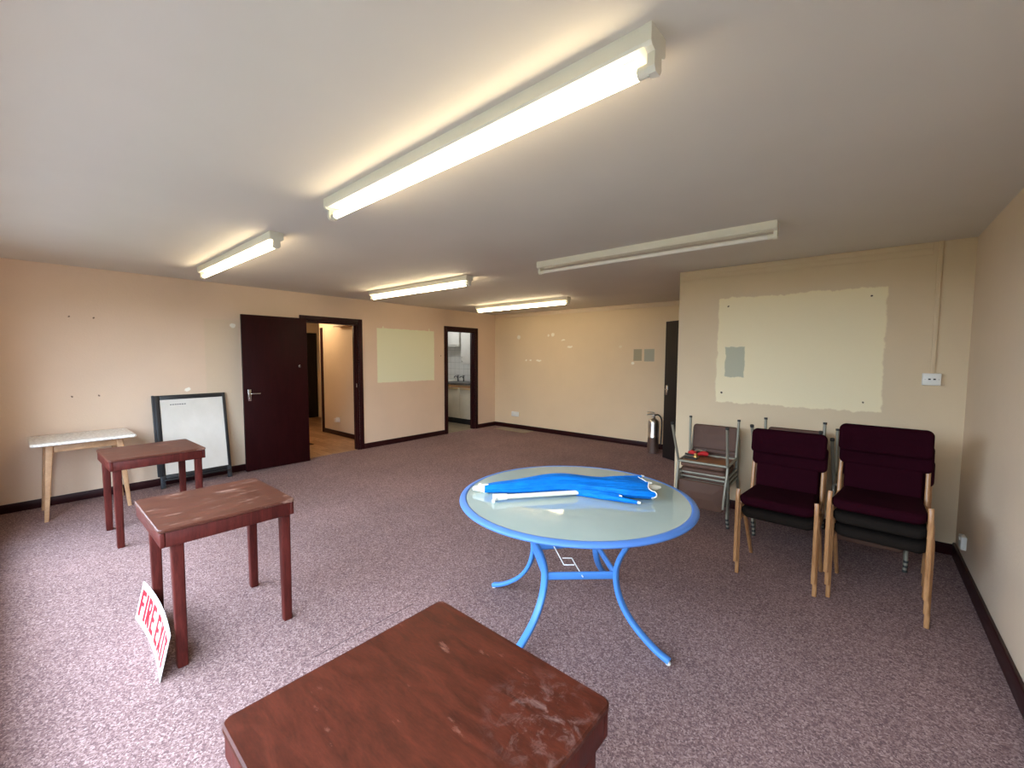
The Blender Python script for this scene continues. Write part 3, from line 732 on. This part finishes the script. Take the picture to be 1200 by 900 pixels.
# ------------------------------------------------------------------ metal stacking chairs with brown vinyl
def make_metal():
    t = thing('metal_chair', '', 'chair', group='brown vinyl and grey tube chairs')
    W = .205; r = .0115
    zs = .368
    def seat(u, v, w):
        f = max(0, (-v - .10) / .09); return (u, .21 + v, zs + .010 + w - .012 * f * f)
    m = MB(); pad(m, .19, .19, .040, .035, seat, .018, n=6); m.build('seat', M['vinyl'], t)
    m = MB(); m.box(-.188, .188, .030, .392, zs + .001, zs + .010, .002); m.build('seat_board', M['ply'], t)
    def back(u, v, w): z = .640 + v; return (u, .432 + (z - .45) * .17 - w + .03 * (u / .2) ** 2 * -1 + .01, z)
    m = MB(); pad(m, .195, .115, .026, .025, back, .012, n=6); m.build('backrest', M['vinyl'], t)
    for s in (-1, 1):
        x = s * W
        m = MB(); m.tube(smooth([(x * 1.04, .0, .012), (x * 1.02, .012, .2), (x, .022, .35), (x, .030, zs), (x, .06, zs + .004)], 3), r, 10); L = m.build('leg', M['grey_tube'], t)
        MB().tube([(x * 1.04, -.0005, 0), (x * 1.04, .0, .016)], r * 1.2, 10).build('foot_cap', M['rubber'], L)
        m = MB(); m.tube(smooth([(x * 1.08, .555, .012), (x * 1.04, .470, .2), (x, .402, .35), (x, .392, zs), (x, .41, .45), (x * .97, .455, .60), (x * .96, .475, .72)], 3), r, 10); L = m.build('leg', M['grey_tube'], t)
        MB().tube([(x * 1.081, .557, 0), (x * 1.079, .552, .016)], r * 1.25, 10).build('foot_cap', M['rubber'], L)
        MB().tube([(x, .03, zs), (x, .392, zs)], r, 10).build('side_rail', M['grey_tube'], t)
    MB().tube([(-W, .028, zs), (W, .028, zs)], r, 10).build('front_rail', M['grey_tube'], t)
    MB().tube([(-W, .392, zs), (W, .392, zs)], r, 10).build('rear_rail', M['grey_tube'], t)
    return t
mc = make_metal()
def metal_stack(n, x, y, rz, name, step=.043, z0=0.0):
    o = None
    names = {0: 'lowest', n - 1: 'topmost'}
    for k in range(n):
        o = copy_tree(mc); off = -.024 * k
        place(o, x - math.sin(rz) * off, y + math.cos(rz) * off, step * k + z0, rz,
              '%s upright brown vinyl chair in the stack %s' % (names.get(k) or ('', 'second', 'third', 'fourth')[k], name))
    o = copy_tree(mc); top = step * (n - 1) + .368 + .050
    zi = top + .368 + .050 + .002
    # turned upside down about its width: back towards the room, legs in the air
    oy = y + .345
    o.location = (x - math.sin(rz) * (oy - y), y + math.cos(rz) * (oy - y), zi)
    o.rotation_euler = (Matrix.Rotation(rz, 3, 'Z') @ Matrix.Rotation(PI, 3, 'X')).to_euler()
    o['label'] = 'upside-down brown vinyl chair crowning the stack %s' % name
    return o, zi
M1 = (-1.075, 3.985, math.radians(2))
o1, zi1 = metal_stack(3, *M1, 'by the dark door')
metal_stack(4, -.445, 3.985, math.radians(0), 'behind the left maroon stack')
metal_stack(3, .066, 3.985, math.radians(0), 'behind the right maroon stack')
drop(mc)
# small tools on the upturned seat
zt = zi1 - .368
c_, s_n = math.cos(M1[2]), math.sin(M1[2])
def m1(u, v): return (M1[0] + u * c_ - v * s_n, M1[1] + u * s_n + v * c_)
px, py = m1(-.115, .215)
t = thing('hand_tool', 'red and black gripped hand tool on the upturned metal chair', 'tool', (px, py, zt), M1[2])
MB().tube([(-.075, .03, .022), (-.05, .012, .030), (-.015, -.01, .028), (.0, -.02, .024)], [.016, .024, .022, .014], 12).build('grip', M['red'], t)
MB().tube([(.015, -.01, .024), (.04, .02, .030), (.07, .03, .030), (.095, .035, .024)], [.012, .022, .024, .016], 12).build('grip', M['red'], t)
MB().tube([(-.03, .035, .034), (-.015, .07, .045), (.03, .09, .04)], [.010, .013, .008], 10).tube([(.03, .05, .04), (.06, .085, .05)], [.008, .006], 8).build('jaw', M['grey_tube'], t)
MB().tube([(-.10, .0, .012), (-.06, -.03, .012), (.02, -.045, .012)], [.010, .012, .010], 10).build('strap', M['rubber'], t)
t = thing('brass_fitting', 'small brass fitting beside the red hand tool', 'fitting', (*m1(-.10, .125), zt), M1[2])
MB().lathe([(.016, 0), (.020, .004), (.020, .020), (.013, .024), (.013, .036), (.016, .038), (.016, .044), (.010, .046)], 20).build('body', M['brass'], t)
t = thing('tool_pouch', 'flat black pouch under the red hand tool', 'pouch', (*m1(-.135, .115), zt), M1[2])
m = MB(); pad(m, .062, .050, .010, .012, lambda u, v, w: (u, v, w), .004); m.build('body', M['rubber'], t)
MB().box(-.062, .062, .022, .030, .0095, .0125, .001).build('zip', M['grey_tube'], t)

# ------------------------------------------------------------------ fire extinguishers
def extinguisher(label, loc, rz, mat, k=1.0, lab=None, hose=True):
    t = thing('fire_extinguisher', label, 'fire extinguisher', loc, rz, 'fire extinguishers by the dark door')
    r, h = .082 * k, .545 * k
    MB().lathe([(r * .92, 0), (r * .97, .006), (r, .02), (r, h * .44), (r * 1.012, h * .445), (r * 1.012, h * .47), (r, h * .475), (r, h * .86), (r * .93, h * .93), (r * .7, h * .975), (r * .36, h), (r * .3, h + .02)], 32).build('cylinder', mat, t)
    MB().lathe([(.018, h + .015), (.022, h + .02), (.022, h + .06), (.014, h + .07)], 16).build('valve', M['steel'], t)
    m = MB(); m.tube([(.01, 0, h + .062), (-.05, 0, h + .07), (-.11, 0, h + .055)], [.010, .010, .007], 10); m.tube([(.01, 0, h + .085), (-.04, 0, h + .10), (-.10, 0, h + .105)], [.009, .009, .006], 10)
    m.build('handle', M['steel'], t)
    if hose:
        m = MB(); m.tube(smooth([(.015, 0, h + .05), (.07, -.01, h + .055), (.118, -.012, h - .02), (.122, -.012, h - .2), (.115, -.012, h - .40)], 4), .011, 10); m.build('hose', M['rubber'], t)
    if lab:
        n = 14; m = MB(); rr = r * 1.004
        rings = [[Vector((rr * math.cos(a), rr * math.sin(a), z)) for a in [math.radians(-150 + 110 * i / n) for i in range(n + 1)]] for z in (h * .52, h * .72)]
        m.loft(rings, False, False); m.build('label', M['lab'], t)
    return t
extinguisher('polished steel fire extinguisher standing in front of the dark door', (-2.50, 6.46, 0), math.radians(35), M['steel'])
extinguisher('dark fire extinguisher with a pale label behind the steel one', (-2.325, 6.60, 0), math.radians(40), M['ext_black'], .82, True, False)

# ------------------------------------------------------------------ mats
m = MB(); pad(m, .40, .15, .008, .01, lambda u, v, w: (u, v, w), .003); o = m.build('door_mat', M['mat_beige']); o.location = (-5.45, 6.60, .0005)
tag(o, 'tan mat lying on the carpet along the back wall', 'mat', 'mats on the floor')
m = MB(); pad(m, .30, .22, .008, .01, lambda u, v, w: (u, v, w), .003); o = m.build('door_mat', M['mat_dark']); o.location = (-7.38, 3.06, .0005)
tag(o, 'dark mat on the wooden hall floor beyond the red door', 'mat', 'mats on the floor')

# ------------------------------------------------------------------ kitchen seen through the far doorway
def base_unit(label, x0, x1):
    t = thing('base_cabinet', label, 'cabinet', ((x0 + x1) / 2, 6.42, 0), 0, 'kitchen base cabinets')
    h = (x1 - x0) / 2
    MB().box(-h + .002, h - .002, .0, .57, .125, .872).box(-h + .002, h - .002, .045, .06, 0, .125).build('carcass', M['cab_base'], t)
    d = MB().box(-h + .004, h - .004, -.02, -.001, .13, .80, .003).build('door', M['cab_base'], t)
    MB().box(-h + .03, h - .03, -.045, -.02, .775, .79, .003).build('handle', M['brass'], d)
    d = MB().box(-h + .004, h - .004, -.02, -.001, .805, .865, .003).build('drawer', M['pine'], t)
    MB().box(-h, h, .04, .045, 0, .12).build('plinth', M['frame_black'], t)
    return t
base_unit('beige kitchen base cabinet nearest the doorway, at the right', -6.86, -6.30)
base_unit('beige kitchen base cabinet under the taps, in the middle', -7.42, -6.865)
base_unit('beige kitchen base cabinet furthest left through the doorway', -7.98, -7.425)
m = MB(); m.box(-8.0, -6.29, 6.385, 6.995, .874, .914, .006); tag(m.build('worktop', M['worktop']), 'dark speckled kitchen worktop over the base cabinets', 'worktop')
def tap(label, x):
    t = thing('tap', label, 'tap', (x, 6.84, .914), 0, 'kitchen taps')
    MB().lathe([(.022, 0), (.022, .006), (.015, .012), (.013, .10), (.017, .105), (.012, .12)], 14).build('body', M['frame_grey'], t)
    MB().tube(smooth([(0, 0, .06), (0, -.04, .11), (0, -.10, .115), (0, -.125, .085)], 3), .010, 10).build('spout', M['frame_grey'], t)
    MB().tube([(-.035, 0, .135), (.035, 0, .135)], .007, 8).tube([(0, -.035, .135), (0, .035, .135)], .007, 8).tube([(0, 0, .11), (0, 0, .14)], .009, 8).build('tap_handle', M['frame_grey'], t)
tap('left dark kitchen tap above the worktop', -7.37); tap('right dark kitchen tap above the worktop', -7.18)
t = thing('sink', 'white sink rim at the left of the kitchen worktop', 'sink', (-7.62, 6.68, .914))
m = MB(); o = rrect(.21, .2, .05); i_ = rrect(.18, .17, .045); b_ = rrect(.16, .15, .04)
m.loft([[Vector((x, y, z)) for x, y in P] for P, z in ((o, .0), (o, .018), (i_, .018), (b_, .004))], True); m.build('basin', M['plastic_white'], t)
MB().lathe([(.022, .0045), (.022, .007), (.012, .007)], 16).build('drain', M['steel'], t)
def wall_unit(label, x0, x1, z0, yf=6.70):
    t = thing('wall_cupboard', label, 'cupboard', ((x0 + x1) / 2, 7.0, z0), 0, 'white kitchen wall cupboards')
    h = (x1 - x0) / 2; d = 7.0 - yf; top = 2.30 - z0
    MB().box(-h, h, -d, 0, 0, top).build('carcass', M['cab_white'], t)
    q = MB().box(-h + .003, h - .003, -d - .02, -d - .001, .01, top - .003, .003).build('door', M['cab_white'], t)
    MB().tube([(-h + .05, -d - .02, .06), (-h + .05, -d - .045, .06), (-h + .05, -d - .045, .16), (-h + .05, -d - .02, .16)], .006, 8).build('handle', M['steel'], q)
    return t
wall_unit('tall white wall cupboard at the right, above the kitchen tiles', -7.10, -6.30, 1.315)
wall_unit('short white wall cupboard at the left, over the kitchen taps', -7.72, -7.16, 1.76)
m = MB(); m.box(-7.72, -7.16, 6.66, 6.99, 1.725, 1.752, .003); tag(m.build('shelf', M['plastic_white']), 'white shelf under the left kitchen wall cupboard', 'shelf')

# ------------------------------------------------------------------ light
wd = bpy.data.worlds.new('overcast_sky'); sc.world = wd; wd.use_nodes = True
bg = wd.node_tree.nodes['Background']; bg.inputs[0].default_value = (.66, .81, 1.0, 1); bg.inputs[1].default_value = 17.5
def portal(x0, x1, z0, z1, y):
    l = bpy.data.lights.new('daylight_portal', 'AREA'); l.shape = 'RECTANGLE'; l.size = x1 - x0; l.size_y = z1 - z0
    l.cycles.is_portal = True
    o = bpy.data.objects.new('daylight_portal', l); COL.objects.link(o); o.location = ((x0 + x1) / 2, y, (z0 + z1) / 2); o.rotation_euler = (PI / 2, 0, 0)
portal(WX0, WX1, WZ0, WZ1, YW - .23)
def point(name, loc, col, power, r):
    l = bpy.data.lights.new(name, 'POINT'); l.color = col; l.energy = power; l.shadow_soft_size = r
    o = bpy.data.objects.new(name, l); COL.objects.link(o); o.location = loc
point('hall_lamp', (-7.95, 3.45, 2.2), (1, .70, .42), 19, .06)
point('kitchen_daylight_fill', (-7.2, 5.95, 2.2), (.93, .97, 1.0), 11, .10)  # added fill standing in for cool daylight in the kitchen

# ------------------------------------------------------------------ camera
cam = bpy.data.cameras.new('camera'); co = bpy.data.objects.new('camera', cam); COL.objects.link(co)
f, pitch, roll, yaw = 495.087, .0649672, .00480646, .695405722
cam.sensor_fit = 'HORIZONTAL'; cam.sensor_width = 36; cam.lens = f / 1200 * 36; cam.clip_start = .02; cam.clip_end = 200
cy, sy = math.cos(yaw), math.sin(yaw)
fw = Vector((-sy * math.cos(pitch), cy * math.cos(pitch), -math.sin(pitch))); rt = Vector((cy, sy, 0)); up = rt.cross(fw)
r2 = rt * math.cos(roll) + up * math.sin(roll); u2 = -rt * math.sin(roll) + up * math.cos(roll)
co.matrix_world = Matrix(((r2.x, u2.x, -fw.x, 0), (r2.y, u2.y, -fw.y, 0), (r2.z, u2.z, -fw.z, 1.5), (0, 0, 0, 1)))
sc.camera = co
sc.view_settings.exposure = .3
sc.cycles.max_bounces = 10; sc.cycles.diffuse_bounces = 6
